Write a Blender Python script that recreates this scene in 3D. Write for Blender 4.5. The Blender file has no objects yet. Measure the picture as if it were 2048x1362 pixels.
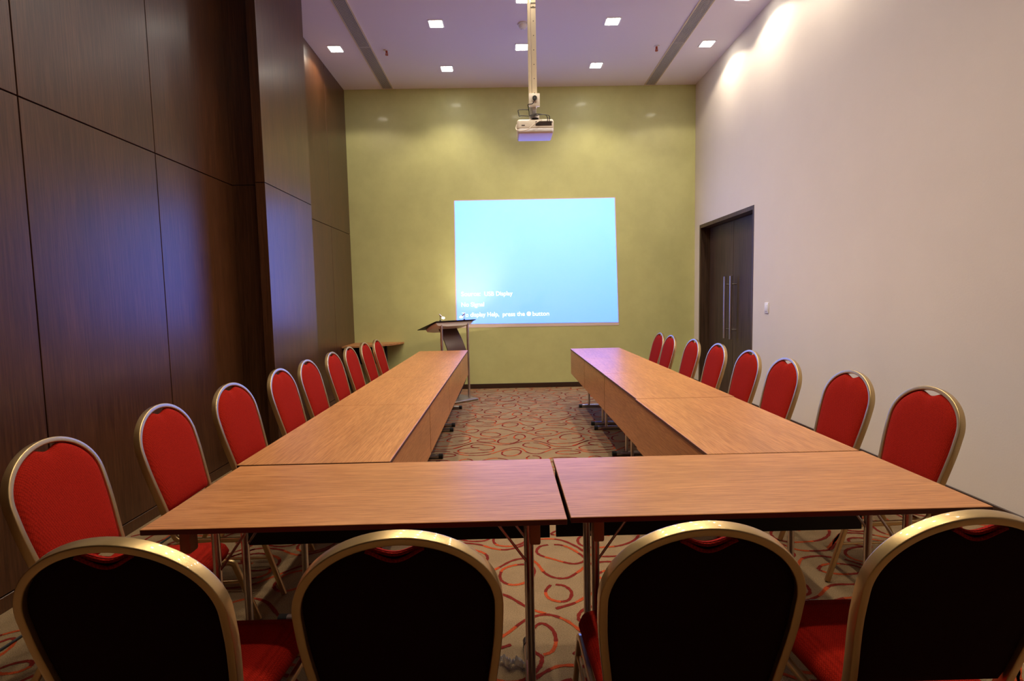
import bpy, bmesh, math, random
from mathutils import Vector, Matrix
random.seed(7)
SC = bpy.context.scene
C = SC.collection
PI = math.pi

# ------------------------------------------------------------------ camera
H_CAM = 1.396
F_PX, PITCH, YAW, ROLL = 1064.923, -0.0782, 0.0130, -0.0203
cam = bpy.data.cameras.new('camera'); cam_o = bpy.data.objects.new('camera', cam); C.objects.link(cam_o)
fw = Vector((math.sin(YAW)*math.cos(PITCH), math.cos(YAW)*math.cos(PITCH), math.sin(PITCH)))
rt = Vector((math.cos(YAW), -math.sin(YAW), 0)); up = rt.cross(fw)
r2 = math.cos(ROLL)*rt + math.sin(ROLL)*up; u2 = -math.sin(ROLL)*rt + math.cos(ROLL)*up
M = Matrix((r2, u2, -fw)).transposed().to_4x4(); M.translation = Vector((0, 0, H_CAM))
cam_o.matrix_world = M
cam.sensor_fit = 'HORIZONTAL'; cam.sensor_width = 36; cam.lens = 36*F_PX/2048
cam.clip_start = 0.02; cam.clip_end = 100
SC.camera = cam_o

# ------------------------------------------------------------------ world, view, light levels
world = bpy.data.worlds.new('world'); SC.world = world; world.use_nodes = True
world.node_tree.nodes['Background'].inputs[0].default_value = (0.02, 0.015, 0.012, 1)
world.node_tree.nodes['Background'].inputs[1].default_value = 0.0
SC.view_settings.view_transform = 'Standard'; SC.view_settings.look = 'None'
SC.view_settings.gamma = 1; SC.view_settings.use_curve_mapping = False
SC.view_settings.exposure = 0.0
SC.cycles.use_denoising = True
SC.cycles.max_bounces = 8; SC.cycles.diffuse_bounces = 5; SC.cycles.glossy_bounces = 4
SC.cycles.sample_clamp_indirect = 6.0
LAMP_W = 72.0
LAMP_COL = (1.0, 0.83, 0.61)
SIDE_W = 46.0
SPOT_DEG, SPOT_BLEND = 118, 0.6
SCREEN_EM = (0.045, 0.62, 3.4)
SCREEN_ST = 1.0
READ_W = 15.0

# room
XL, XR, YB, YF, ZC = -2.337, 2.964, 8.286, -2.6, 4.568
T_Z = 0.745

# ------------------------------------------------------------------ materials
def mat(name, color=(.8, .8, .8), rough=.5, metal=0., spec=.5, coat=0., emis=None, est=1.):
    m = bpy.data.materials.new(name); m.use_nodes = True
    b = m.node_tree.nodes['Principled BSDF']
    b.inputs['Base Color'].default_value = (*color, 1); b.inputs['Roughness'].default_value = rough
    b.inputs['Metallic'].default_value = metal; b.inputs['Specular IOR Level'].default_value = spec
    b.inputs['Coat Weight'].default_value = coat
    if emis: b.inputs['Emission Color'].default_value = (*emis, 1); b.inputs['Emission Strength'].default_value = est
    return m
def N(m, t, **kw):
    n = m.node_tree.nodes.new(t)
    for k, v in kw.items(): setattr(n, k, v)
    return n
def L(m, a, b): m.node_tree.links.new(a, b)
def bs(m): return m.node_tree.nodes['Principled BSDF']
def noise(m, scale, detail=3, sc=(1, 1, 1), coord='Object', rough=.5):
    tc = N(m, 'ShaderNodeTexCoord'); mp = N(m, 'ShaderNodeMapping'); mp.inputs['Scale'].default_value = sc
    L(m, tc.outputs[coord], mp.inputs['Vector'])
    n = N(m, 'ShaderNodeTexNoise'); n.inputs['Scale'].default_value = scale; n.inputs['Detail'].default_value = detail
    n.inputs['Roughness'].default_value = rough
    L(m, mp.outputs[0], n.inputs['Vector']); return n
def ramp(m, fac, stops):
    r = N(m, 'ShaderNodeValToRGB'); e = r.color_ramp.elements
    while len(e) < len(stops): e.new(.5)
    for i, (p, c) in enumerate(stops): e[i].position = p; e[i].color = (*c, 1)
    L(m, fac, r.inputs[0]); return r.outputs[0]
def mixc(m, a, b, fac, mode='MIX'):
    x = N(m, 'ShaderNodeMix', data_type='RGBA', blend_type=mode)
    for s, v in ((6, a), (7, b)):
        if isinstance(v, tuple): x.inputs[s].default_value = (*v, 1)
        else: L(m, v, x.inputs[s])
    if isinstance(fac, (int, float)): x.inputs[0].default_value = fac
    else: L(m, fac, x.inputs[0])
    return x.outputs[2]
def bump(m, h, strength=.2, dist=.01):
    b = N(m, 'ShaderNodeBump'); b.inputs['Strength'].default_value = strength; b.inputs['Distance'].default_value = dist
    L(m, h, b.inputs['Height']); L(m, b.outputs[0], bs(m).inputs['Normal'])

def wood(name, dark, mid, light, grain, rough=.35, coat=0., streak=60, spec=.5):
    """grain: axis index along which the figure runs"""
    m = mat(name, mid, rough, coat=coat, spec=spec)
    sc = [1, 1, 1]; sc[grain] = .035
    n1 = noise(m, streak, 4, sc, rough=.65)
    sc2 = [1, 1, 1]; sc2[grain] = .1
    n2 = noise(m, 6, 3, sc2)
    c1 = ramp(m, n1.outputs[0], [(.37, dark), (.5, mid), (.63, light)])
    c2 = ramp(m, n2.outputs[0], [(.3, (.80, .78, .76)), (.7, (1.12, 1.12, 1.12))])
    L(m, mixc(m, c1, c2, 1., 'MULTIPLY'), bs(m).inputs['Base Color'])
    return m
M_PANEL = wood('dark_walnut_panel', (.046, .0165, .0060), (.068, .0250, .0092), (.092, .036, .0140), 2, .33, .13, 95, spec=.60); bs(M_PANEL).inputs['Coat Roughness'].default_value = .22
M_TABLE = wood('teak_laminate', (.365, .138, .042), (.495, .208, .070), (.59, .270, .100), 0, .36, 0., 230, spec=.5)
M_SHELF = wood('teak_shelf', (.27, .105, .035), (.42, .18, .06), (.5, .24, .09), 0, .4, 0., 60)
M_DOOR = wood('dark_door_wood', (.040, .022, .012), (.062, .035, .020), (.085, .05, .03), 2, .45, 0., 40)
M_EDGE = mat('dark_red_table_edge', (.085, .022, .012), .45)
M_BASE = mat('dark_brown_skirting', (.035, .015, .008), .4)
M_GAP = mat('dark_groove', (.006, .004, .003), .8)

def wallmat(name, col, amt, rough, spec, bumps=.08):
    m = mat(name, col, rough, spec=spec)
    n = noise(m, 3.2, 6, rough=.6); n2 = noise(m, 90, 3)
    a = ramp(m, n.outputs[0], [(.35, tuple(c*(1-amt) for c in col)), (.65, tuple(min(1, c*(1+amt)) for c in col))])
    L(m, a, bs(m).inputs['Base Color']); bump(m, n2.outputs[0], bumps, .003)
    return m
M_GREEN = wallmat('lime_green_plaster', (.545, .555, .245), .05, .42, .4); bs(M_GREEN).inputs['Coat Weight'].default_value = .08; bs(M_GREEN).inputs['Coat Roughness'].default_value = .08
M_WHITE = wallmat('pale_wallpaper', (.72, .66, .60), .012, .75, .25, .12)
M_CEIL = mat('white_ceiling_paint', (.80, .76, .80), .85, spec=.2)
M_REAR = mat('dark_rear_wall', (.05, .03, .02), .6)

M_CARPET = mat('beige_carpet', (.42, .28, .15), .95, spec=.1)
def carpetize(m, col):
    n = noise(m, 260, 3); n2 = noise(m, 7, 3)
    a = ramp(m, n.outputs[0], [(.3, tuple(c*.66 for c in col)), (.7, tuple(c*1.3 for c in col))])
    b = ramp(m, n2.outputs[0], [(.3, (.9, .9, .9)), (.7, (1.08, 1.08, 1.08))])
    L(m, mixc(m, a, b, 1., 'MULTIPLY'), bs(m).inputs['Base Color']); bump(m, n.outputs[0], .6, .004)
carpetize(M_CARPET, (.255, .176, .096))
M_CRED = mat('carpet_line_crimson', (.24, .022, .012), .95, spec=.1); carpetize(M_CRED, (.165, .016, .010))
M_CORG = mat('carpet_line_orange', (.66, .13, .02), .95, spec=.1); carpetize(M_CORG, (.38, .060, .016))

M_GOLD = mat('satin_gold_metal', (.57, .415, .19), .36, metal=.85, coat=.8); bs(M_GOLD).inputs['Coat Roughness'].default_value = .045
M_FAB = mat('red_woven_fabric', (.50, .018, .008), .9, spec=.06)
def weave(m, col, sc=420):
    tc = N(m, 'ShaderNodeTexCoord'); mp = N(m, 'ShaderNodeMapping'); mp.inputs['Rotation'].default_value = (0, 0, .6)
    L(m, tc.outputs['Object'], mp.inputs[0])
    v = N(m, 'ShaderNodeTexVoronoi'); v.inputs['Scale'].default_value = sc/2.2; v.inputs['Randomness'].default_value = .25
    L(m, mp.outputs[0], v.inputs['Vector'])
    c = ramp(m, v.outputs['Distance'], [(.15, tuple(min(1, x*1.15) for x in col)), (.75, tuple(x*.55 for x in col))])
    L(m, c, bs(m).inputs['Base Color']); bump(m, v.outputs['Distance'], .5, .002)
weave(M_FAB, (.345, .014, .0065))
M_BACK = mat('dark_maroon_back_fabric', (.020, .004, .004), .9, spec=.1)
M_CHROME = mat('brushed_steel', (.55, .52, .50), .28, metal=1.)
M_STEEL = mat('satin_steel', (.62, .58, .55), .35, metal=1.)
M_BLACK = mat('black_plastic', (.010, .010, .011), .5)
M_BLKLAM = mat('black_laminate', (.006, .006, .007), .55, spec=.3)
M_TAN = mat('tan_bracket', (.26, .15, .07), .6)
M_CREAM = mat('cream_metal_trunking', (.72, .62, .44), .45)
M_PLAST = mat('ivory_plastic', (.78, .72, .62), .4)
M_PWHITE = mat('white_plastic', (.80, .80, .82), .4)
M_VENT = mat('grey_vent_metal', (.60, .56, .53), .5, metal=.1)
M_VENTDK = mat('dark_vent_void', (.012, .010, .009), .8)
M_RED = mat('red_brass', (.42, .08, .04), .35, metal=.5)
M_GREYLEC = mat('grey_lectern_metal', (.85, .83, .80), .4, metal=0.)
M_LBASE = mat('bronze_grey_base', (.30, .25, .19), .35, metal=.5)
M_LECWOOD = mat('dark_wenge_veneer', (.045, .016, .009), .28)
M_LAMP = mat('lamp_diffuser', (1, 1, 1), .5, emis=(1, .93, .80), est=45.)
M_BULB = mat('reading_lamp_glow', (1, 1, 1), .5, emis=(1, .90, .72), est=7.)
M_TEXT = mat('projected_text', (.9, .9, .9), .6, emis=(1.0, 1.1, 3.0), est=1.)
M_CLEAR = mat('crumpled_clear_plastic', (.8, .8, .82), .12)
bs(M_CLEAR).inputs['Transmission Weight'].default_value = .7

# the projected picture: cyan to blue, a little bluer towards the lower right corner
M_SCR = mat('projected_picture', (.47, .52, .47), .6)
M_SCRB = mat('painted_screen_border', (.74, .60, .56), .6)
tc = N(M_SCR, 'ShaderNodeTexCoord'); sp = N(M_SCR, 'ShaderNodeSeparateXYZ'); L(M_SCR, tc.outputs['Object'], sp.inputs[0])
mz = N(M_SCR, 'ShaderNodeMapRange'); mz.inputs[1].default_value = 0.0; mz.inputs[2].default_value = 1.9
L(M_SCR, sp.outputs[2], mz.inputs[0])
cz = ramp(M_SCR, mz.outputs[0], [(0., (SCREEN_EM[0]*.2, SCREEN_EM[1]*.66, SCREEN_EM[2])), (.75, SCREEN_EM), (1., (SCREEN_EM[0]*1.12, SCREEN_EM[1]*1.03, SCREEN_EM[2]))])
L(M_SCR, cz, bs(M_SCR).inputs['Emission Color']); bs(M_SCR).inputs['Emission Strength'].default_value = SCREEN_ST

# ------------------------------------------------------------------ mesh helpers
def finish(name, bm, mats, parent=None, smooth=True, angle=35):
    me = bpy.data.meshes.new(name); bmesh.ops.recalc_face_normals(bm, faces=bm.faces[:])
    bm.to_mesh(me); bm.free()
    if not isinstance(mats, (list, tuple)): mats = [mats]
    for m in mats: me.materials.append(m)
    if smooth:
        me.polygons.foreach_set('use_smooth', [True]*len(me.polygons))
        try: me.set_sharp_from_angle(angle=math.radians(angle))
        except Exception: pass
    o = bpy.data.objects.new(name, me); C.objects.link(o)
    if parent: o.parent = parent
    return o
def box(bm, x0, x1, y0, y1, z0, z1, bev=0, mi=0, seg=2):
    r = bmesh.ops.create_cube(bm, size=1)
    vs = r['verts']
    bmesh.ops.transform(bm, matrix=Matrix.Translation(((x0+x1)/2, (y0+y1)/2, (z0+z1)/2)) @ Matrix.Diagonal((x1-x0, y1-y0, z1-z0, 1)), verts=vs)
    fs = list({f for v in vs for f in v.link_faces})
    for f in fs: f.material_index = mi
    if bev:
        es = list({e for v in vs for e in v.link_edges})
        rr = bmesh.ops.bevel(bm, geom=es, offset=bev, segments=seg, affect='EDGES', profile=.5)
        for f in rr['faces']: f.material_index = mi
    return fs
def cyl(bm, p0, p1, r, seg=16, r1=None, mi=0):
    p0, p1 = Vector(p0), Vector(p1); d = p1-p0
    k = bmesh.ops.create_cone(bm, cap_ends=True, segments=seg, radius1=r, radius2=r if r1 is None else r1, depth=d.length)
    bmesh.ops.transform(bm, matrix=Matrix.Translation((p0+p1)/2) @ d.to_track_quat('Z', 'Y').to_matrix().to_4x4(), verts=k['verts'])
    for v in k['verts']:
        for f in v.link_faces: f.material_index = mi
def sweep(bm, pts, refs, w, d, rnd=.35, closed=False, seg=3, mi=0):
    """rounded-rectangle section (w across, d along ref) swept on pts"""
    pts = [Vector(p) for p in pts]; n = len(pts)
    sec = []
    rr = min(w, d)*rnd
    for cx, cy, a0 in ((1, 1, 0), (-1, 1, 90), (-1, -1, 180), (1, -1, 270)):
        for k in range(seg+1):
            a = math.radians(a0+90*k/seg)
            sec.append((cx*(w/2-rr)+rr*math.cos(a), cy*(d/2-rr)+rr*math.sin(a)))
    rings = []
    for i, p in enumerate(pts):
        a = pts[max(i-1, 0)]; b = pts[min(i+1, n-1)]
        t = (b-a).normalized(); ref = Vector(refs[i] if isinstance(refs, list) else refs)
        ref = (ref-t*ref.dot(t)).normalized(); s = t.cross(ref)
        rings.append([bm.verts.new(p+s*x+ref*y) for x, y in sec])
    m_ = len(sec)
    for i in range(n-1):
        for j in range(m_):
            f = bm.faces.new((rings[i][j], rings[i][(j+1) % m_], rings[i+1][(j+1) % m_], rings[i+1][j])); f.material_index = mi
    for rg in (rings[0], rings[-1]):
        f = bm.faces.new(rg); f.material_index = mi
def tube(bm, pts, r, seg=8, mi=0):
    pts = [Vector(p) for p in pts]; n = len(pts); rings = []
    ref = Vector((0, 0, 1))
    t0 = (pts[1]-pts[0]).normalized()
    if abs(t0.dot(ref)) > .95: ref = Vector((0, 1, 0))
    s = t0.cross(ref).normalized(); u = s.cross(t0)
    for i, p in enumerate(pts):
        t = (pts[min(i+1, n-1)]-pts[max(i-1, 0)]).normalized()
        s = (s-t*s.dot(t)).normalized(); u = t.cross(s)
        rings.append([bm.verts.new(p+s*r*math.cos(2*PI*k/seg)+u*r*math.sin(2*PI*k/seg)) for k in range(seg)])
    for i in range(n-1):
        for j in range(seg):
            f = bm.faces.new((rings[i][j], rings[i][(j+1) % seg], rings[i+1][(j+1) % seg], rings[i+1][j])); f.material_index = mi
    bm.faces.new(rings[0]); bm.faces.new(rings[-1])
def catmull(P, n=8):
    P = [Vector(p) for p in P]; out = []
    Q = [P[0]*2-P[1]]+P+[P[-1]*2-P[-2]]
    for i in range(1, len(Q)-2):
        for k in range(n):
            t = k/n; a, b, c, d = Q[i-1:i+3]
            out.append(.5*((2*b)+(c-a)*t+(2*a-5*b+4*c-d)*t*t+(3*b-a-3*c+d)*t**3))
    out.append(P[-1]); return out
def fillet(P, r, n=6):
    P = [Vector(p) for p in P]; out = [P[0]]
    for i in range(1, len(P)-1):
        a, b, c = P[i-1], P[i], P[i+1]; da = (a-b); dc = (c-b); rr = min(r, da.length*.49, dc.length*.49)
        s = b+da.normalized()*rr; e = b+dc.normalized()*rr
        for k in range(n+1):
            t = k/n; out.append((1-t)**2*s+2*t*(1-t)*b+t*t*e)
    out.append(P[-1]); return out
def thing(name, label, cat, loc=(0, 0, 0), rz=0, group=None):
    o = bpy.data.objects.new(name, None); C.objects.link(o); o.location = loc; o.rotation_euler = (0, 0, rz)
    o.empty_display_size = .1
    return tag(o, label, cat, group)
def tag(o, label, cat, group=None):
    o['label'] = label; o['category'] = cat
    if group: o['group'] = group
    return o
def struct(name, bm, mats, smooth=False, parent=None):
    o = finish(name, bm, mats, parent, smooth)
    if parent is None: o['kind'] = 'structure'
    return o
def copy_tree(o, parent=None):
    c = o.copy(); C.objects.link(c)
    if parent: c.parent = parent
    for ch in list(o.children): copy_tree(ch, c)
    return c
BM = bmesh.new

# ------------------------------------------------------------------ floor with woven-in line pattern
# line figure of one repeat of the carpet, traced in metres on the floor (x, y); repeat 1.125 x 1.06 m
TILE = [[(-0.002,5.269),(-0.055,5.24),(-0.085,5.183),(-0.091,5.118),(-0.062,5.071),(0.006,5.056),(0.066,5.083),(0.106,5.137),(0.117,5.185),(0.103,5.206),(0.077,5.235),(0.069,5.28),(0.087,5.358),(0.131,5.404),(0.174,5.357),(0.181,5.28),(0.16,5.221),(0.125,5.201)],
 [(0.219,5.063),(0.171,5.042),(0.149,4.982),(0.175,4.934),(0.235,4.893),(0.283,4.86),(0.338,4.838),(0.385,4.857),(0.402,4.894),(0.376,4.956),(0.335,5.018),(0.291,5.054),(0.253,5.063)],
 [(0.243,5.197),(0.28,5.237),(0.334,5.253),(0.365,5.226),(0.347,5.191),(0.294,5.182),(0.247,5.193)],
 [(-0.303,5.189),(-0.274,5.226),(-0.213,5.234),(-0.142,5.214),(-0.117,5.169),(-0.14,5.136),(-0.209,5.129),(-0.27,5.15),(-0.3,5.182)],
 [(-0.279,5.445),(-0.259,5.497),(-0.204,5.511),(-0.13,5.493),(-0.072,5.426),(-0.082,5.363),(-0.136,5.333),(-0.208,5.35),(-0.259,5.389),(-0.277,5.441)],
 [(0.197,5.711),(0.168,5.655),(0.178,5.596),(0.224,5.565),(0.27,5.579),(0.29,5.643),(0.263,5.697),(0.221,5.713)],
 [(-0.052,4.738),(-0.036,4.801),(0.021,4.839),(0.086,4.842),(0.125,4.793),(0.106,4.705),(0.05,4.653),(-0.005,4.652),(-0.043,4.69),(-0.052,4.735)],
 [(-0.44,5.577),(-0.397,5.642),(-0.341,5.656),(-0.305,5.603),(-0.321,5.54),(-0.36,5.503),(-0.417,5.519),(-0.44,5.559)],
 [(0.588,5.156),(0.543,5.18),(0.526,5.229),(0.552,5.305),(0.612,5.36),(0.694,5.37),(0.743,5.33),(0.748,5.26),(0.708,5.206),(0.644,5.188)],
 [(0.504,5.19),(0.442,5.179),(0.398,5.124),(0.399,5.057),(0.453,5.018),(0.538,5.016),(0.624,5.031),(0.708,5.084),(0.76,5.161),(0.753,5.218)],
 [(-0.261,4.935),(-0.311,4.946),(-0.345,4.988),(-0.326,5.038),(-0.266,5.048),(-0.18,5.013),(-0.13,4.966),(-0.122,4.906),(-0.159,4.865),(-0.224,4.856),(-0.274,4.878)],
 [(-0.269,4.933),(-0.344,4.939),(-0.42,4.91),(-0.457,4.858),(-0.44,4.797),(-0.373,4.764),(-0.277,4.764),(-0.173,4.784),(-0.13,4.825),(-0.143,4.887)],
 [(-0.337,5.102),(-0.269,5.112),(-0.174,5.087),(-0.096,5.037),(-0.028,5.016),(0.048,5.043),(0.117,5.1),(0.188,5.136),(0.29,5.121),(0.37,5.04),(0.437,4.933),(0.526,4.908),(0.627,4.926),(0.717,5.026),(0.797,5.105)],
 [(-0.478,5.481),(-0.401,5.416),(-0.332,5.326),(-0.25,5.278),(-0.144,5.282),(-0.037,5.324),(0.063,5.431),(0.155,5.467),(0.236,5.423),(0.312,5.323),(0.39,5.299),(0.482,5.329),(0.566,5.436),(0.642,5.466)],
 [(-0.288,5.526),(-0.207,5.613),(-0.114,5.662),(-0.019,5.626),(0.083,5.518),(0.156,5.474)],
 [(0.203,5.51),(0.298,5.554),(0.397,5.633),(0.493,5.643),(0.604,5.621),(0.679,5.537)],
 [(-0.497,4.81),(-0.409,4.72),(-0.305,4.69),(-0.179,4.707),(-0.069,4.809),(0.013,4.889),(0.087,4.909),(0.139,4.86),(0.176,4.755),(0.225,4.704),(0.289,4.701),(0.357,4.765),(0.419,4.831),(0.519,4.852),(0.597,4.822)],
 [(0.433,4.717),(0.477,4.755),(0.55,4.769),(0.635,4.742),(0.655,4.699),(0.61,4.67),(0.53,4.663),(0.461,4.682),(0.434,4.711)],
 [(0.462,5.402),(0.424,5.377),(0.343,5.384),(0.295,5.424),(0.317,5.488),(0.389,5.526),(0.473,5.526),(0.528,5.469),(0.511,5.434)],
 [(-0.509,4.933),(-0.424,5.016),(-0.337,5.102)]]
PX, PY = 1.125, 1.072
bm = BM()
f0 = bm.faces.new([bm.verts.new(v) for v in ((XL, YF, 0), (XR+.2, YF, 0), (XR+.2, YB, 0), (XL, YB, 0))])
def dens(P, step=.018):
    out = [P[0]]
    for a, b in zip(P, P[1:]):
        k = max(1, int((b-a).length/step))
        for i in range(1, k+1): out.append(a.lerp(b, i/k))
    return out
def ribbon(P, phase, rnd):
    n = len(P); acc = phase
    hw = .0080
    prev = None
    seg_col = int(phase/.16) % 2
    for i in range(n):
        t = (P[min(i+1, n-1)]-P[max(i-1, 0)])
        if t.length < 1e-6: continue
        t.normalize(); s = Vector((-t.y, t.x, 0))
        w = hw*(1+.12*math.sin(i*1.7+phase*9)+rnd.uniform(-.12, .12))
        z = .0012
        a = bm.verts.new((P[i].x+s.x*w, P[i].y+s.y*w, z)); b = bm.verts.new((P[i].x-s.x*w, P[i].y-s.y*w, z))
        if prev:
            f = bm.faces.new((prev[0], prev[1], b, a))
            acc += (P[i]-P[i-1]).length
            f.material_index = 1 if (acc % .34) < .225 else 2
        prev = (a, b)
curves = []
for ci, pl in enumerate(TILE):
    curves.append(dens([Vector((x, y, 0)) for x, y in [tuple(q)[:2] for q in catmull([(x, y, 0) for x, y in pl], 7)]]))
for ix_ in range(-3, 4):
    for iy in range(-8, 5):
        rnd = random.Random(ix_*31+iy)
        for ci, P in enumerate(curves):
            Q = [Vector((p.x+ix_*PX, p.y+iy*PY, 0)) for p in P]
            run = []
            for p in Q:
                if XL+.02 < p.x < XR-.02 and YF+.05 < p.y < YB-.02: run.append(p)
                else:
                    if len(run) > 2: ribbon(run, ci*.37, rnd)
                    run = []
            if len(run) > 2: ribbon(run, ci*.37, rnd)
bmesh.ops.recalc_face_normals(bm, faces=bm.faces[:])
fl = struct('floor', bm, [M_CARPET, M_CRED, M_CORG])
if fl.data.polygons[0].normal.z < 0: fl.data.flip_normals()

# ------------------------------------------------------------------ walls and ceiling
bm = BM(); box(bm, XL-.2, XR+.2, YF-.1, YB+.1, ZC, ZC+.12); struct('ceiling', bm, M_CEIL)
bm = BM(); box(bm, XL-.2, XR+.2, YB, YB+.12, 0, ZC); struct('wall_back', bm, M_GREEN)
bm = BM(); box(bm, XL-.2, XR+.2, YF-.12, YF, 0, ZC); struct('wall_front', bm, M_REAR)
DY0, DY1, DZ = 6.325, 8.075, 2.440
bm = BM()
box(bm, XR, XR+.25, YF, DY0, 0, ZC); box(bm, XR, XR+.25, DY1, YB, 0, ZC); box(bm, XR, XR+.25, DY0, DY1, DZ, ZC)
struct('wall_right', bm, M_WHITE)
# wood panelling on the left with open grooves
G = .0035
bm = BM()
def panels(x, ys, zs, thick=.02):
    for a, b in zip(ys, ys[1:]):
        for c, d in zip(zs, zs[1:]):
            box(bm, x-thick, x, a+G, b-G, c+(G if c > 0 else 0), d-G, .0015, 0, 1)
ZS = [0, .075, 2.425, ZC]
box(bm, XL-.2, XL-.022, YF, YB, 0, ZC, 0, 1)
panels(XL, [YF, -1.40, -.38, .64, 1.66, 2.70, 3.72, 4.74+G], ZS)
panels(XL, [5.745, 7.39, YB+G], ZS)
struct('wall_left', bm, [M_PANEL, M_GAP])
bm = BM()                                                    # pier standing out from the panelling
box(bm, XL, -2.095, 4.745, 5.735, 0, ZC, 0, 1)
for c, d in zip(ZS, ZS[1:]):
    box(bm, XL, -2.092, 4.740, 4.744, c+G*(c > 0), d-G, 0, 0)
    box(bm, -2.095, -2.015, 4.650, 5.745, c+G*(c > 0), d-G, .0015, 0, 1)
box(bm, -2.090, -2.020, 4.655, 5.74, 0, ZC, 0, 1)
struct('trim_1', bm, [M_PANEL, M_GAP])
# skirtings
bm = BM(); box(bm, XL, XR, YB-.014, YB, 0, .075, .002, 0, 1); struct('baseboard_back', bm, M_BASE)
bm = BM(); box(bm, XR-.014, XR, YF, DY0, 0, .085, .002, 0, 1); box(bm, XR-.014, XR, DY1, YB-.014, 0, .085, .002, 0, 1); struct('baseboard_right', bm, M_BASE)

# door: recessed pair of leaves with long pull bars
bm = BM()
box(bm, XR-.004, XR+.20, DY1-.045, DY1, 0, DZ); box(bm, XR-.004, XR+.20, DY0, DY0+.03, 0, DZ)
box(bm, XR-.004, XR+.20, DY0+.03, DY1-.045, DZ-.05, DZ)
door = struct('door_1', bm, M_DOOR)
YM = 7.19; XD = XR+.135
for a, b in ((DY0+.032, YM-.003), (YM+.003, DY1-.047)):
    bm = BM(); box(bm, XD, XD+.045, a, b, .006, DZ-.055, .002, 0, 1)
    leaf = finish('door_leaf', bm, M_DOOR, door)
    hy = (YM-.10) if a < YM-.5 else (YM+.095)
    bm = BM(); xh = XD-.075
    cyl(bm, (xh, hy, .795), (xh, hy, 1.640), .017, 18)
    for z in (.92, 1.53): cyl(bm, (xh, hy, z), (XD, hy, z), .0085, 12)
    h = finish('door_handle', bm, M_STEEL, leaf); h['label'] = 'long brushed steel pull bar'
bm = BM(); box(bm, XD+.05, XD+.06, DY0-.05, DY1+.05, 0, DZ+.05); d_ = finish('backing', bm, M_GAP, door)

# light switch
t = thing('light_switch', 'small white light switch on the pale wall beside the dark double door', 'light switch', (XR, 5.98, 1.235))
bm = BM(); box(bm, -.010, 0, -.043, .043, -.060, .060, .003); finish('switch_plate', bm, M_PWHITE, t)
bm = BM(); box(bm, -.014, -.009, -.028, .028, -.040, .040, .002); finish('rocker', bm, M_PWHITE, t)

# ------------------------------------------------------------------ projected picture
def quad_panel(bm, pts, th):
    a = [bm.verts.new(p) for p in pts]; b = [bm.verts.new((p[0], p[1]+th, p[2])) for p in pts]
    bm.faces.new(a); bm.faces.new(b[::-1])
    for i in range(4): bm.faces.new((a[i], b[i], b[(i+1) % 4], a[(i+1) % 4]))
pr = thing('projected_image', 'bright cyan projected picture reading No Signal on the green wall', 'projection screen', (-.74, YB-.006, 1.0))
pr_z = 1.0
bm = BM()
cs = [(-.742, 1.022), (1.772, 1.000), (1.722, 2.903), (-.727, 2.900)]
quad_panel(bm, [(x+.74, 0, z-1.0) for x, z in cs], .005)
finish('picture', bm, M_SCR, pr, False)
bm = BM(); cs = [(-.765, .962), (1.782, .952), (1.738, 2.916), (-.738, 2.914)]
quad_panel(bm, [(x+.74, .0025, z-1.0) for x, z in cs], .0035)
o = finish('border', bm, M_SCRB, pr, False); o['label'] = 'thin pinkish painted margin around the picture'
def text(s, x0, x1, zb, cap, name='text_line'):
    cu = bpy.data.curves.new('t', 'FONT'); cu.body = s; cu.size = 1; cu.offset = .012; cu.extrude = .0
    o = bpy.data.objects.new('t', cu); C.objects.link(o)
    dg = bpy.context.evaluated_depsgraph_get(); me = bpy.data.meshes.new_from_object(o.evaluated_get(dg))
    bpy.data.objects.remove(o); bpy.data.curves.remove(cu)
    xs = [v.co.x for v in me.vertices]; sx = (x1-x0)/(max(xs)-min(xs)); x_0 = min(xs); sz = cap/.70
    for v in me.vertices: v.co = Vector((x0+(v.co.x-x_0)*sx, -.0015, zb+v.co.y*sz))
    return me
def textobj(parts, name='text_line'):
    bm = BM()
    for me in parts: bm.from_mesh(me)
    for v in bm.verts: v.co.x += .74; v.co.z -= 1.0
    r = bmesh.ops.extrude_face_region(bm, geom=bm.faces[:])
    bmesh.ops.translate(bm, vec=(0, .001, 0), verts=[e for e in r['geom'] if isinstance(e, bmesh.types.BMVert)])
    return finish(name, bm, M_TEXT, pr, False)
textobj([text('Source:', -.665, -.365, 1.452, .066)]); textobj([text('USB Display', -.305, .132, 1.448, .066)])
textobj([text('No Signal', -.667, -.314, 1.288, .066)])
disc = bpy.data.meshes.new('disc'); b_ = BM(); bmesh.ops.create_circle(b_, cap_ends=True, segments=24, radius=.034)
for v in b_.verts: v.co = Vector((.378+v.co.x, -.0015, 1.158+v.co.y))
b_.to_mesh(disc); b_.free()
textobj([text('To display Help,', -.660, -.085, 1.130, .066)]); textobj([text('press the', -.030, .315, 1.127, .066)])
textobj([disc], 'button_symbol'); textobj([text('button', .435, .694, 1.124, .066)])

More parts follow.
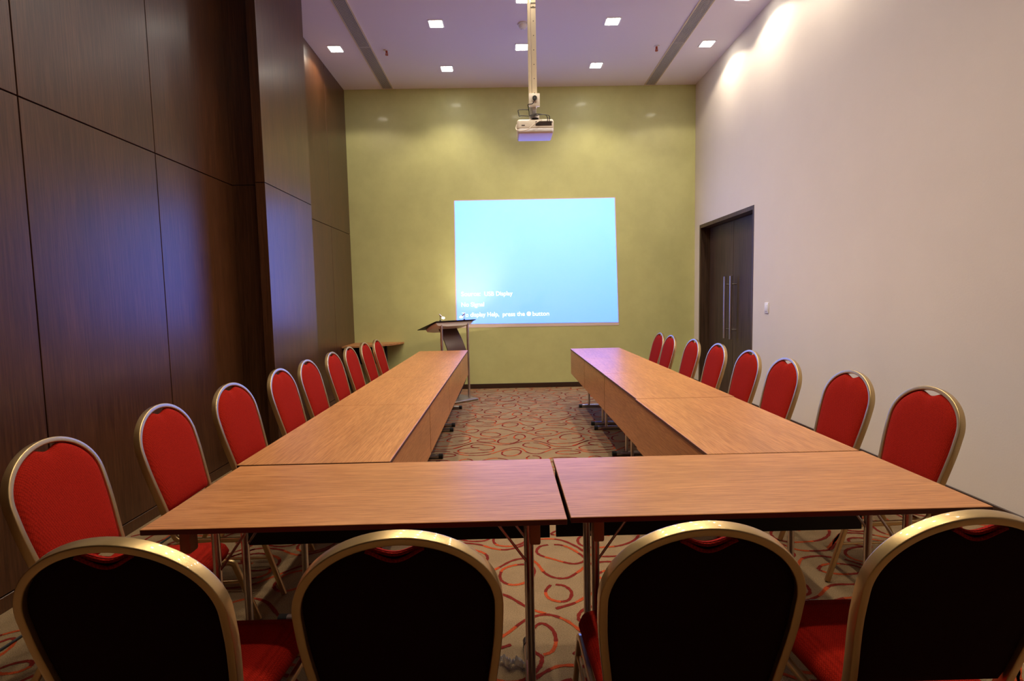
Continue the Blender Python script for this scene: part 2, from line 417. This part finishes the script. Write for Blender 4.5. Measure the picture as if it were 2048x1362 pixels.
# ------------------------------------------------------------------ ceiling fittings
def vent(x0, x1, y0, y1, label):
    t = thing('air_vent', label, 'air vent', ((x0+x1)/2, (y0+y1)/2, ZC)); hw = (x1-x0)/2; hl = (y1-y0)/2
    bm = BM(); e = .011
    box(bm, -hw, -hw+e, -hl, hl, -.012, 0); box(bm, hw-e, hw, -hl, hl, -.012, 0)
    box(bm, -hw+e, hw-e, -hl, -hl+e, -.012, 0); box(bm, -hw+e, hw-e, hl-e, hl, -.012, 0)
    finish('frame', bm, M_CREAM, t, False)
    bm = BM(); box(bm, -hw+e, hw-e, -hl+e, hl-e, -.002, 0); finish('backing', bm, M_VENTDK, t, False)
    bm = BM(); n = 9; w = (2*hw-2*e)/n
    for i in range(n):
        cx = -hw+e+w*(i+.5); box(bm, cx-w*.22, cx+w*.22, -hl+e, hl-e, -.010, -.002)
    for k in range(5):
        cy = -hl+(k+1)*2*hl/6; box(bm, -hw+e, hw-e, cy-.004, cy+.004, -.0105, -.002)
    finish('slats', bm, M_VENT, t, False)
vent(-1.757, -1.592, .3, 8.262, 'long grey slatted air vent in the ceiling along the wood panelled side')
vent(2.176, 2.342, .3, 8.262, 'long grey slatted air vent in the ceiling along the white wall side')

def make_light():
    t = thing('ceiling_light', 'x', 'ceiling light', (0, 0, ZC), 0, 'square recessed ceiling lights')
    bm = BM(); a, b = .088, .072
    for s in (-1, 1):
        box(bm, s*b if s > 0 else -a, a if s > 0 else -b, -a, a, -.006, 0)
        box(bm, -b, b, s*b if s > 0 else -a, a if s > 0 else -b, -.006, 0)
    finish('frame', bm, M_PWHITE, t, False)
    bm = BM(); box(bm, -b, b, -b, b, -.009, -.001, .002); finish('diffuser', bm, M_LAMP, t)
    return t
lp = make_light(); first = True
def place_light(x, y, label, w=None, spot=True):
    global first
    o = lp if first else copy_tree(lp); first = False
    o.location = (x, y, ZC); o['label'] = label
    if spot:
        l = bpy.data.lights.new('lamp_beam', 'SPOT'); l.energy = w or LAMP_W; l.color = LAMP_COL
        l.spot_size = math.radians(139 if w else SPOT_DEG); l.spot_blend = .2 if w else SPOT_BLEND; l.shadow_soft_size = .055
        lo = bpy.data.objects.new('lamp_beam', l); C.objects.link(lo); lo.location = (x, y, ZC-.02)
VIS = {
 (-.720, 7.60): 'square ceiling light nearest the green wall, left of the projector pole',
 (-.717, 6.40): 'square ceiling light left of the projector pole, second from the green wall',
 (1.328, 7.56): 'square ceiling light nearest the green wall, right of the projector pole',
 (1.319, 6.40): 'square ceiling light right of the projector pole, second from the green wall',
 (.290, 7.00): 'square ceiling light half hidden behind the projector pole, below the smoke detector',
 (.273, 5.91): 'ceiling light cut off at the top edge of the photo beside the projector pole',
}
for (x, y), lab in VIS.items(): place_light(x, y, lab)
OFF = 'square ceiling light above the tables, out of the top of the photo'
for x in (-.718, 1.32):
    for y in (5.2, 4.0, 2.8, 1.6): place_light(x, y, OFF)
for y in (4.82, 3.73, 2.64): place_light(.28, y, OFF)
place_light(-2.050, 6.98, 'square ceiling light in the corner between the wood panelling and the left vent', SIDE_W)
place_light(2.638, 6.98, 'square ceiling light between the right vent and the white wall', SIDE_W)
for y, w in ((5.91, 52), (4.82, 28), (3.73, 14), (2.64, 10)): place_light(2.638, y, 'square ceiling light close to the white wall, out of the top of the photo', w)

def sprinkler(x, y, label):
    t = thing('fire_sprinkler', label, 'sprinkler', (x, y, ZC))
    bm = BM(); cyl(bm, (0, 0, -.008), (0, 0, 0), .034, 20, .034); finish('escutcheon', bm, M_PWHITE, t)
    bm = BM(); cyl(bm, (0, 0, -.03), (0, 0, -.006), .013, 12); cyl(bm, (-.014, 0, -.055), (-.010, 0, -.028), .004, 8); cyl(bm, (.014, 0, -.055), (.010, 0, -.028), .004, 8)
    cyl(bm, (0, 0, -.060), (0, 0, -.055), .018, 16); cyl(bm, (0, 0, -.056), (0, 0, -.03), .005, 8); finish('head', bm, M_RED, t)
sprinkler(-1.424, 7.04, 'small red fire sprinkler in the ceiling beside the left air vent')
sprinkler(2.01, 7.03, 'small red fire sprinkler in the ceiling beside the right air vent')
t = thing('smoke_detector', 'round grey smoke detector on the ceiling behind the projector pole', 'smoke detector', (.285, 6.44, ZC))
bm = BM(); cyl(bm, (0, 0, -.018), (0, 0, 0), .062, 28); finish('base', bm, M_PWHITE, t)
bm = BM(); cyl(bm, (0, 0, -.052), (0, 0, -.018), .036, 28, .055); cyl(bm, (0, 0, -.062), (0, 0, -.052), .02, 20, .03); finish('sensor_head', bm, M_PWHITE, t)

# ------------------------------------------------------------------ projector and its mount
PYY = 4.90
t = thing('projector_mount', 'cream metal projector pole with cable trunking hanging from the ceiling', 'projector mount', (.295, PYY, ZC))
bm = BM(); top = ZC-.012; Z0 = 3.10
x0, x1 = -.009, .036
box(bm, x0, x1, .0, .040, Z0-ZC, 0, .002)
finish('channel', bm, M_CREAM, t)
z = Z0+.12
while z < ZC-.05:
    bm = BM(); cyl(bm, ((x0+x1)/2, -.0015, z-ZC), ((x0+x1)/2, .002, z-ZC), .004, 8); finish('screw', bm, M_GAP, t, False); z += .123
for z in (3.95, 3.985):
    bm = BM(); box(bm, x0, x1, -.0015, 0, z-ZC, z+.005-ZC); finish('joint', bm, M_GAP, t, False)
bm = BM(); box(bm, -.038, -.012, -.004, .03, Z0+.02-ZC, 0, .003); finish('cable_trunking', bm, M_CREAM, t)
bm = BM(); box(bm, -.08, .08, -.05, .09, -.008, 0, .002); finish('ceiling_plate', bm, M_CREAM, t)
bm = BM(); box(bm, -.038, .058, -.035, -.002, 3.097-ZC, 3.206-ZC, .004); so = finish('socket_box', bm, M_PLAST, t)
bm = BM(); cyl(bm, (.012, -.041, 3.160-ZC), (.012, -.034, 3.160-ZC), .030, 24); finish('socket_face', bm, M_PLAST, so)
bm = BM(); box(bm, -.012, .028, .0, .035, 3.02-ZC, 3.11-ZC, .003); cyl(bm, (-.022, .01, 3.01-ZC), (-.022, .01, 3.1-ZC), .007, 10)
cyl(bm, (.010, .018, 3.00-ZC), (.010, .018, 3.03-ZC), .045, 20); finish('bracket', bm, M_STEEL, t)

t = thing('projector', 'white projector hanging upside down from the cream ceiling pole', 'projector', (.312, PYY, 2.87))
bm = BM()   # body: rounded slab, 0.325 wide, tapering underside
box(bm, -.163, .163, -.02, .25, .030, .120, .020, 0, 4)
finish('body', bm, M_PLAST, t)
bm = BM(); box(bm, -.158, .163, -.018, .25, 0, .052, .020, 0, 4)
finish('lid', bm, M_PWHITE, t)
bm = BM(); cyl(bm, (.05, .245, .06), (.05, .275, .06), .036, 24); cyl(bm, (.05, .27, .06), (.05, .28, .06), .03, 24); finish('lens', bm, M_BLACK, t)
bm = BM(); box(bm, .0, .145, -.0215, -.0195, .060, .098); finish('connector_panel', bm, M_BASE, t, False)
for x in (.075, .098, .132):
    bm = BM(); cyl(bm, (x, -.0235, .074), (x, -.020, .074), .006, 10); finish('port', bm, M_BLACK, t, False)
for q in ((-.125, -.095, .063, .068), (.005, .04, .070, .084), (.13, .155, .088, .092)):
    bm = BM(); box(bm, q[0], q[1], -.0235, -.0195, q[2], q[3]); finish('port', bm, M_BLACK, t, False)
for q in ((.12, .14, .0, .02, .118, .128), (-.03, .03, .0, .05, .118, .130)):
    bm = BM(); box(bm, *q, .003); finish('mounting_foot', bm, M_BLACK, t)

def cable(name, pts, r, m, label, cat, sm=8):
    P = catmull(pts, sm); o0 = Vector(pts[0]); bm = BM(); tube(bm, [p-o0 for p in P], r, 8)
    o = finish(name, bm, m); o.location = o0; return tag(o, label, cat)
a = PYY
pl = cable('power_cable', [(.307, a-.044, 3.160), (.307, a-.066, 3.152), (.298, a-.060, 3.125), (.285, a-.05, 3.110), (.262, a-.045, 3.108), (.247, a-.04, 3.106), (.250, a-.035, 3.085), (.256, a-.03, 3.045),
   (.258, a-.03, 3.018), (.28, a-.035, 3.020), (.32, a-.03, 3.030), (.37, a-.03, 3.024), (.42, a-.04, 3.014), (.436, a-.045, 3.000), (.434, a-.040, 2.975), (.434, a-.028, 2.965)], .0035, M_BLACK, 'black power cable running from the wall socket plate on the pole to the projector', 'cable')
bm = BM(); cyl(bm, (0, -.010, 0), (0, .002, 0), .020, 20); finish('plug', bm, M_BLACK, pl)
cable('signal_cable', [(.25, a-.03, 3.066), (.22, a-.03, 3.068), (.170, a-.03, 3.066), (.158, a-.03, 3.058), (.164, a-.03, 3.035), (.168, a-.032, 3.012), (.19, a-.035, 3.014), (.26, a-.035, 3.010), (.34, a-.035, 3.018), (.40, a-.04, 3.016), (.418, a-.04, 2.99), (.418, a-.028, 2.966)],
   .0035, M_BLACK, 'black cable looping out left of the pole above the projector', 'cable')
cable('white_cable', [(.370, a-.026, 2.975), (.355, a-.045, 2.968), (.30, a-.05, 2.935), (.25, a-.05, 2.895), (.20, a-.045, 2.882), (.160, a-.04, 2.885), (.140, a-.02, 2.900), (.138, a+.0, 2.925), (.146, a+.004, 2.95)],
   .0038, M_PLAST, 'white cable looping across the back of the projector', 'cable')

# ------------------------------------------------------------------ lectern
LX, LY, LA = -.695, 7.26, math.radians(40)
t = thing('lectern', 'grey metal lectern with two posts and a curved dark wood panel', 'lectern', (LX, LY, 0), LA)
# local x: along the high edge, local y: towards the speaker (rear); the top falls from front (y=0) to rear
bm = BM()
box(bm, -.27, .28, -.15, .33, .0, .032, .015, 0, 3); finish('base_plate', bm, M_LBASE, t)
for x in (-.215, .215):
    bm = BM(); cyl(bm, (x, -.02, .03), (x, -.02, 1.07), .0165, 18); finish('post', bm, M_STEEL, t)
def slab(bm, x0, x1, y0, z0, y1, z1, th, mi=0):
    P = [(y0, z0), (y1, z1), (y1, z1-th), (y0, z0-th)]
    v = [[bm.verts.new((x, y, z)) for y, z in P] for x in (x0, x1)]
    bm.faces.new(v[0]); bm.faces.new(v[1][::-1])
    for i in range(4): bm.faces.new((v[0][i], v[0][(i+1) % 4], v[1][(i+1) % 4], v[1][i]))
bm = BM(); slab(bm, -.32, .335, -.06, 1.122, .42, .992, .008); tp = finish('top_board', bm, M_BLACK, t, False)
bm = BM()
# dished metal tray under the board
sect = [(-.30, 1.085), (-.27, 1.060), (-.12, 1.045), (.12, 1.045), (.27, 1.060), (.30, 1.085)]
prev = None
for k in range(9):
    q = k/8; y = -.03+q*.38; dz = -q*.103; w = 1-.25*q*q
    ring = [bm.verts.new((x*w, y, z+dz)) for x, z in sect]+[bm.verts.new((x*w, y, 1.098+dz)) for x in (.30, -.30)]
    if prev:
        for i in range(8): bm.faces.new((prev[i], prev[(i+1) % 8], ring[(i+1) % 8], ring[i]))
    else: bm.faces.new(ring)
    prev = ring
bm.faces.new(prev[::-1]); finish('tray', bm, M_GREYLEC, t)
bm = BM(); prev = None
for k in range(25):
    q = k/24; z = 1.05-q*1.02; y = .19-.29*math.sin(q*PI*.97); w = .145+.01*q
    ring = [bm.verts.new((sx*w, y+dy, z)) for sx, dy in ((-1, -.008), (1, -.008), (1, .008), (-1, .008))]
    if prev:
        for i in range(4): bm.faces.new((prev[i], prev[(i+1) % 4], ring[(i+1) % 4], ring[i]))
    else: bm.faces.new(ring)
    prev = ring
bm.faces.new(prev[::-1]); cp = finish('curved_panel', bm, M_LECWOOD, t); cp['label'] = 'curved dark wood front panel'
def reading_lamp(lx, side, label):
    w = Matrix.Translation((LX, LY, 0)) @ Matrix.Rotation(LA, 4, 'Z') @ Vector((lx, -.03, 1.118))
    t = thing('reading_lamp', label, 'reading lamp', w, 0, 'gooseneck lamps on the lectern')
    bm = BM(); cyl(bm, (0, 0, -.003), (0, 0, .012), .013, 14); tube(bm, catmull([(0, 0, .01), (0, .002, .05), (-.004*side, .0, .085)], 6), .0035, 8); finish('stem', bm, M_BLACK, t)
    bm = BM(); e = Vector((-.004*side, 0, .085)); q = Vector((.056*side, 0, .028)); cyl(bm, e-(q-e)*.15, e+(q-e)*.55, .007, 12); finish('arm', bm, M_STEEL, t)
    bm = BM(); bmesh.ops.create_uvsphere(bm, u_segments=16, v_segments=10, radius=.018)
    bmesh.ops.transform(bm, matrix=Matrix.Translation(e+(q-e)*.75) @ Matrix.Diagonal((1.25, 1, .8, 1)), verts=bm.verts[:]); finish('glowing_head', bm, M_BULB, t)
    l = bpy.data.lights.new('lamp_glow', 'SPOT'); l.energy = READ_W if side > 0 else READ_W*1.6; l.color = (1, .76, .48) if side > 0 else (1, .86, .66); l.shadow_soft_size = .01
    l.spot_size = math.radians(150 if side > 0 else 64); l.spot_blend = 1.
    lo = bpy.data.objects.new('lamp_glow', l); C.objects.link(lo); lo.location = Vector(w)+Vector((.03*side, .03, .024))
    lo.rotation_euler = (Vector((-.62 if side > 0 else -.50, YB, 1.75))-lo.location).to_track_quat('-Z', 'Y').to_euler()
reading_lamp(-.235, 1, 'small gooseneck lamp on the left corner of the lectern top')
reading_lamp(.155, -1, 'small gooseneck lamp on the right of the lectern top, before the projected picture')

# ------------------------------------------------------------------ corner table
t = thing('corner_table', 'quarter round wooden table in the corner by the panelling and green wall', 'table', (XL+.002, YB-.002, 0))
bm = BM(); n = 28; zt = .762
arc = [(.764*math.sin(PI/2*i/n), -.672*math.cos(PI/2*i/n)) for i in range(n+1)]
P = [(0, 0)]+arc
A = [bm.verts.new((x, y, zt)) for x, y in P]; B = [bm.verts.new((x, y, zt-.022)) for x, y in P]
bm.faces.new(A); bm.faces.new(B[::-1])
for i in range(len(P)): bm.faces.new((A[i], A[(i+1) % len(P)], B[(i+1) % len(P)], B[i]))
finish('tabletop', bm, M_SHELF, t, True, 30)
bm = BM(); box(bm, .03, .50, -.30, -.28, .46, zt-.022, .002); finish('modesty_panel', bm, M_BLKLAM, t)
for x, y in ((.03, -.56), (.52, -.30)):
    bm = BM(); box(bm, x, x+.035, y, y+.05, 0, zt-.022, .003); finish('leg', bm, M_BLKLAM, t)

# ------------------------------------------------------------------ conference tables
def make_table(Lx, D, label, group):
    """local x = length, +y side carries the modesty panel"""
    t = thing('conference_table', label, 'table', (0, 0, 0), 0, group)
    Lx *= KS; D *= KS; hx, hy = Lx/2, D/2
    bm = BM(); fs = box(bm, -hx, hx, -hy, hy, T_Z-.018, T_Z, .0015, 0, 1)
    for f in bm.faces: f.material_index = 0 if f.normal.z > .5 else 1
    bm.normal_update()
    for f in bm.faces: f.material_index = 0 if f.normal.z > .3 else 1
    finish('tabletop', bm, [M_TABLE, M_EDGE], t, False)
    bm = BM(); box(bm, -hx+.007, hx-.007, hy-.022, hy-.006, .424, T_Z-.019, .001, 0, 1)
    bm.normal_update()
    for f in bm.faces: f.material_index = 0 if f.normal.y > .5 else 1
    mp = finish('modesty_panel', bm, [M_TABLE, M_BLKLAM], t, False)
    for s in (-1, 1):
        x = s*(hx-.105)
        bm = BM()
        for y in (-.095, .095): cyl(bm, (x, y, .03), (x, y, T_Z-.03), .0135, 16)
        box(bm, x-.016, x+.016, -hy+.10, hy-.07, T_Z-.040, T_Z-.018, .002)
        lg = finish('leg', bm, M_CHROME, t)
        bm = BM(); cyl(bm, (x, -.20, .022), (x, .20, .022), .019, 18); ft = finish('foot', bm, M_CHROME, lg)
        for e in (-1, 1):
            bm = BM(); cyl(bm, (x, e*.185, .022), (x, e*.222, .022), .0215, 18); finish('end_cap', bm, M_BLACK, lg)
        for y in (-.095, .095):
            bm = BM(); cyl(bm, (x, y, .50), (x-s*.16, y, T_Z-.02), .0045, 8); finish('brace', bm, M_STEEL, t)
        bm = BM(); box(bm, x-.017+s*.012, x+.017+s*.012, -hy+.055, -hy+.10, T_Z-.105, T_Z-.018, .006); finish('bracket', bm, M_TAN, t)
    return t
GF = 'tables across the near end of the U'; GL = 'tables in the left row'; GR = 'tables in the right row'
KS = .9644
def place(t, x, y, rz): t.location = (x*KS, y*KS, 0); t.rotation_euler = (0, 0, rz); return t
f1 = make_table(1.298, .617, 'wooden table closest to the camera, left of the gap between the two front tables', GF); place(f1, -.4705, 1.8875, 0)
f2 = make_table(1.318, .610, 'wooden table closest to the camera, right of the gap between the two front tables', GF); place(f2, .850, 1.895, 0)
tabL = make_table(1.240, .645, '', GL)
LL = [(2.212, 3.454, 'first left-row table, meeting the near left table at its corner'), (3.458, 4.686, 'second table of the left row counting from the camera'),
      (4.690, 5.90, 'third table of the left row counting from the camera'), (5.904, 7.110, 'far end table of the left row, in front of the lectern')]
for i, (a_, b_, lab) in enumerate(LL):
    o = tabL if i == 0 else copy_tree(tabL); o['label'] = lab
    place(o, -.820-.001*i, (a_+b_)/2, -PI/2); o.scale = ((b_-a_)/1.240, 1, 1)
tabR = copy_tree(tabL)
RR = [(2.208, 3.456, 1.176, 'first right-row table, meeting the near right table at its corner'), (3.466, 4.64, 1.186, 'second table of the right row counting from the camera'),
      (4.644, 5.82, 1.187, 'third table of the right row counting from the camera'), (5.824, 7.022, 1.188, 'far end table of the right row, lit violet by the projection')]
for i, (a_, b_, x, lab) in enumerate(RR):
    o = tabR if i == 0 else copy_tree(tabR); o['label'] = lab; o['group'] = GR
    place(o, x, (a_+b_)/2, PI/2); o.scale = ((b_-a_)/1.240, 1.01, 1)

# ------------------------------------------------------------------ banquet chair
ZTOP, TILT, YTOP = .900, math.radians(14.5), -.25
def halfw(s):
    if s < .2: return .2335*math.sqrt(max(0, 1-((.2-s)/.2)**2))
    K = [(.2, .2335), (.27, .2325), (.34, .2270), (.42, .2170), (.50, .208), (.6, .204), (.7, .203)]
    for (a, b), (c, d) in zip(K, K[1:]):
        if s <= c: q = (s-a)/(c-a); return b+(d-b)*q
    return .2
def backpos(x, s, off=0):
    """point in the tilted back plane, s down from the hoop top, off along the front normal"""
    y, z = YTOP, ZTOP; st = .01; acc = 0
    y += s*math.sin(TILT); z -= s*math.cos(TILT); ph = TILT
    return Vector((x, y+off*math.cos(ph), z+off*math.sin(ph))), ph
def hoop_path():
    tw = .010
    left = []
    S = [.58, .52, .47, .42, .37, .32, .28, .24, .2]
    for s in S: left.append((-(halfw(s)-tw), s))
    for k in range(1, 20):
        a = PI/2*k/20; left.append((-(.2335-tw)*math.cos(a), .2-(.2-tw)*math.sin(a)))
    top = [(0, tw)]
    right = [(-x, s) for x, s in left[::-1]]
    return left+top+right
def padmesh(boundary, center, depth_f, depth_b, to3d, rings=7, ex=3.0):
    bm = BM(); n = len(boundary)
    def layer(sign, depth):
        rows = []
        for k in range(rings+1):
            rho = 1-(k/rings)**1.6*1.0
            if k == rings: break
            h = depth*(1-rho**ex)**(1/2.2)
            rows.append([bm.verts.new(to3d(center[0]+(b[0]-center[0])*rho, center[1]+(b[1]-center[1])*rho, sign*h)) for b in boundary])
        cv = bm.verts.new(to3d(center[0], center[1], sign*depth))
        return rows, cv
    F, cf = layer(1, depth_f); Bk, cb = layer(-1, depth_b)
    for j in range(n): # weld the rim
        pass
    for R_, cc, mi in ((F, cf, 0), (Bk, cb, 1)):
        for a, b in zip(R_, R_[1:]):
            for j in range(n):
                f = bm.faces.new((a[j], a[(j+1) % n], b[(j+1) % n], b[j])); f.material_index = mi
        for j in range(n):
            f = bm.faces.new((R_[-1][j], R_[-1][(j+1) % n], cc)); f.material_index = mi
    bmesh.ops.remove_doubles(bm, verts=bm.verts[:], dist=1e-6)
    return bm
def make_chair():
    t = thing('banquet_chair', '', 'chair')
    # hoop back frame
    hp = hoop_path(); pts = []; refs = []
    for x, s in hp:
        p, ph = backpos(x, s); pts.append(p); refs.append(Vector((0, math.cos(ph), math.sin(ph))))
    bm = BM()
    sweep(bm, pts, refs, .0205, .031, .16); finish('back_frame', bm, M_GOLD, t)
    # padded back with hand-hold notch
    bd = []
    ins = .0195
    for i in range(0, 73):                       # right side up over the top to the left
        a = PI*i/72; x = (.2335-ins)*math.cos(a); s = .2-(.2-ins)*math.sin(a)
        if abs(x) < .068:
            q = .5*(1+math.cos(PI*x/.068)); s += .027*q**.8
        bd.append((x, s))
    for s in (.24, .28, .32, .36, .40, .44, .48): bd.append((-(halfw(s)-ins), s))
    for k in range(0, 10): bd.append((-(halfw(.5)-ins)*.97*(1-k/4.5), .505))
    for s in (.48, .44, .40, .36, .32, .28, .24): bd.append((halfw(s)-ins, s))
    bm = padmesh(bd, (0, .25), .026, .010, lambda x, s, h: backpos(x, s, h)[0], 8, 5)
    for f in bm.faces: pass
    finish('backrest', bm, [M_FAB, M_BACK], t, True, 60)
    # red piping that shows in the hand-hold notch from behind
    bm = BM()
    for dz, off in ((0, -.004), (.012, -.010)):
        P = []
        for k in range(-7, 8):
            x = k*.0088; q = .5*(1+math.cos(PI*x/.068)); s = ins+.004+.027*q**.8+dz*q**.5+.2-.2*math.sqrt(1-(x/.2335)**2)
            P.append(backpos(x, s, off)[0])
        tube(bm, P, .0042, 8)
    pp = finish('piping', bm, M_FAB, t)
    # seat cushion
    sb = []
    def rc(cx, cy, r, a0):
        for k in range(7):
            a = math.radians(a0+90*k/6); sb.append((cx+r*math.cos(a), cy+r*math.sin(a)))
    yf, yr = .325, -.140
    rc(.222-.055, yf-.055, .055, 0); rc(-.222+.055, yf-.055, .055, 90)
    rc(-.197+.03, yr+.03, .03, 180); rc(.197-.03, yr+.03, .03, 270)
    bm = padmesh(sb, (0, .09), .050, .040, lambda x, y, h: Vector((x, y, .340+h)), 8, 6)
    for f in bm.faces: f.material_index = 0
    finish('seat', bm, [M_FAB], t, True, 60)
    # side rails under the cushion
    for s in (-1, 1):
        bm = BM()
        b0 = backpos(s*.194, .575)[0]
        P = fillet([tuple(b0), (s*.196, -.085, .277), (s*.205, .10, .277), (s*.210, .30, .277)], .05)
        sweep(bm, P, Vector((s, 0, 0)), .024, .019, .3)
        finish('seat_rail', bm, M_GOLD, t)
        bm = BM(); P = fillet([(s*.210, .295, .277), (s*.212, .325, .272), (s*.222, .415, .004)], .045, 8)
        sweep(bm, P, Vector((s, 0, 0)), .024, .019, .3); finish('leg', bm, M_GOLD, t)
        bm = BM(); P = fillet([(s*.200, -.02, .268), (s*.202, -.09, .262), (s*.214, -.225, .004)], .045, 8)
        sweep(bm, P, Vector((s, 0, 0)), .024, .019, .3); finish('leg', bm, M_GOLD, t)
        bm = BM(); cyl(bm, (s*.207, -.125, .185), (s*.2155, .352, .185), .007, 10); finish('stretcher', bm, M_GOLD, t)
    for y in (-.05, .27):
        bm = BM(); box(bm, -.20, .20, y, y+.022, .268, .292, .003); finish('cross_rail', bm, M_GOLD, t)
    return t
chair = make_chair(); used = [False]
def put_chair(xt, yt, face, label, group):
    """xt, yt: where the top of the back stands; face: direction the sitter looks (radians from +x)"""
    o = chair if not used[0] else copy_tree(chair); used[0] = True
    rz = face-PI/2
    off = Matrix.Rotation(rz, 3, 'Z') @ Vector((0, YTOP, 0))
    o.location = (xt-off.x, yt-off.y, 0); o.rotation_euler = (0, 0, rz); o['label'] = label; o['group'] = group
    return o
G1, G2, G3 = 'red chairs along the left table row', 'red chairs along the right table row', 'red chairs seen from behind in the foreground'
ordn = ['nearest the camera', 'second from the camera', 'third from the camera', 'fourth from the camera', 'fifth from the camera', 'sixth from the camera', 'seventh from the camera', 'eighth from the camera', 'farthest from the camera, before the corner table']
Lc = [(-1.764, 2.008, .068), (-1.761, 2.668, .042), (-1.755, 3.349, -.031), (-1.745, 4.05, 0), (-1.752, 4.64, 0), (-1.755, 5.33, 0), (-1.758, 5.93, 0), (-1.745, 6.53, 0), (-1.705, 6.99, 0)]
for i, (x, y, a_) in enumerate(Lc): put_chair(x, y, a_, 'red gold-framed chair on the left side, '+ordn[i], G1)
ordr = ordn[:7]+['farthest from the camera, against the green wall']
Rc = [(2.20, 2.68, 0), (2.20, 3.30, 0), (2.175, 4.03, 0), (2.18, 4.65, 0), (2.19, 5.37, 0), (2.15, 5.97, 0), (2.10, 6.63, 0), (2.10, 7.11, 0)]
for i, (x, y, a_) in enumerate(Rc): put_chair(x, y, PI+a_, 'red gold-framed chair on the right side, '+ordr[i], G2)
Fc = [(-.866, 1.110, .0, 'leftmost dark-backed chair in the foreground, partly before the near left chair'), (-.247, 1.107, .067, 'dark-backed foreground chair left of the middle table leg'),
      (.434, 1.113, -.01, 'dark-backed foreground chair right of the middle table leg'), (1.048, 1.135, 0., 'rightmost dark-backed chair in the foreground, cut by the frame edge')]
for x, y, a_, lab in Fc: put_chair(x, y, PI/2+a_, lab, G3)

# ------------------------------------------------------------------ small things on the floor
bm = BM()
rnd = random.Random(3)
nx, ny = 16, 9
V = [[bm.verts.new(((i/(nx-1)-.5)*.10, (j/(ny-1)-.5)*.035*(1-.5*abs(i/(nx-1)-.5))+.01*math.sin(i*.7), .004+abs(rnd.gauss(0, .008))+.014*math.sin(PI*j/(ny-1)))) for j in range(ny)] for i in range(nx)]
for i in range(nx-1):
    for j in range(ny-1): bm.faces.new((V[i][j], V[i+1][j], V[i+1][j+1], V[i][j+1]))
r = bmesh.ops.solidify(bm, geom=bm.faces[:], thickness=.0012)
o = finish('plastic_wrapper', bm, M_CLEAR, None, False); o.location = (-.002, 1.93, .002); o.rotation_euler = (0, 0, -.25)
tag(o, 'crumpled clear plastic wrapper on the carpet by the middle table leg', 'plastic wrapper')
cable('floor_cable', [(-2.12, 1.80, .006), (-2.092, 2.104, .006), (-2.07, 2.50, .006), (-2.051, 2.998, .006), (-2.045, 3.30, .006)], .006, M_BLACK, 'thin black cable lying on the carpet under the left chairs', 'cable')
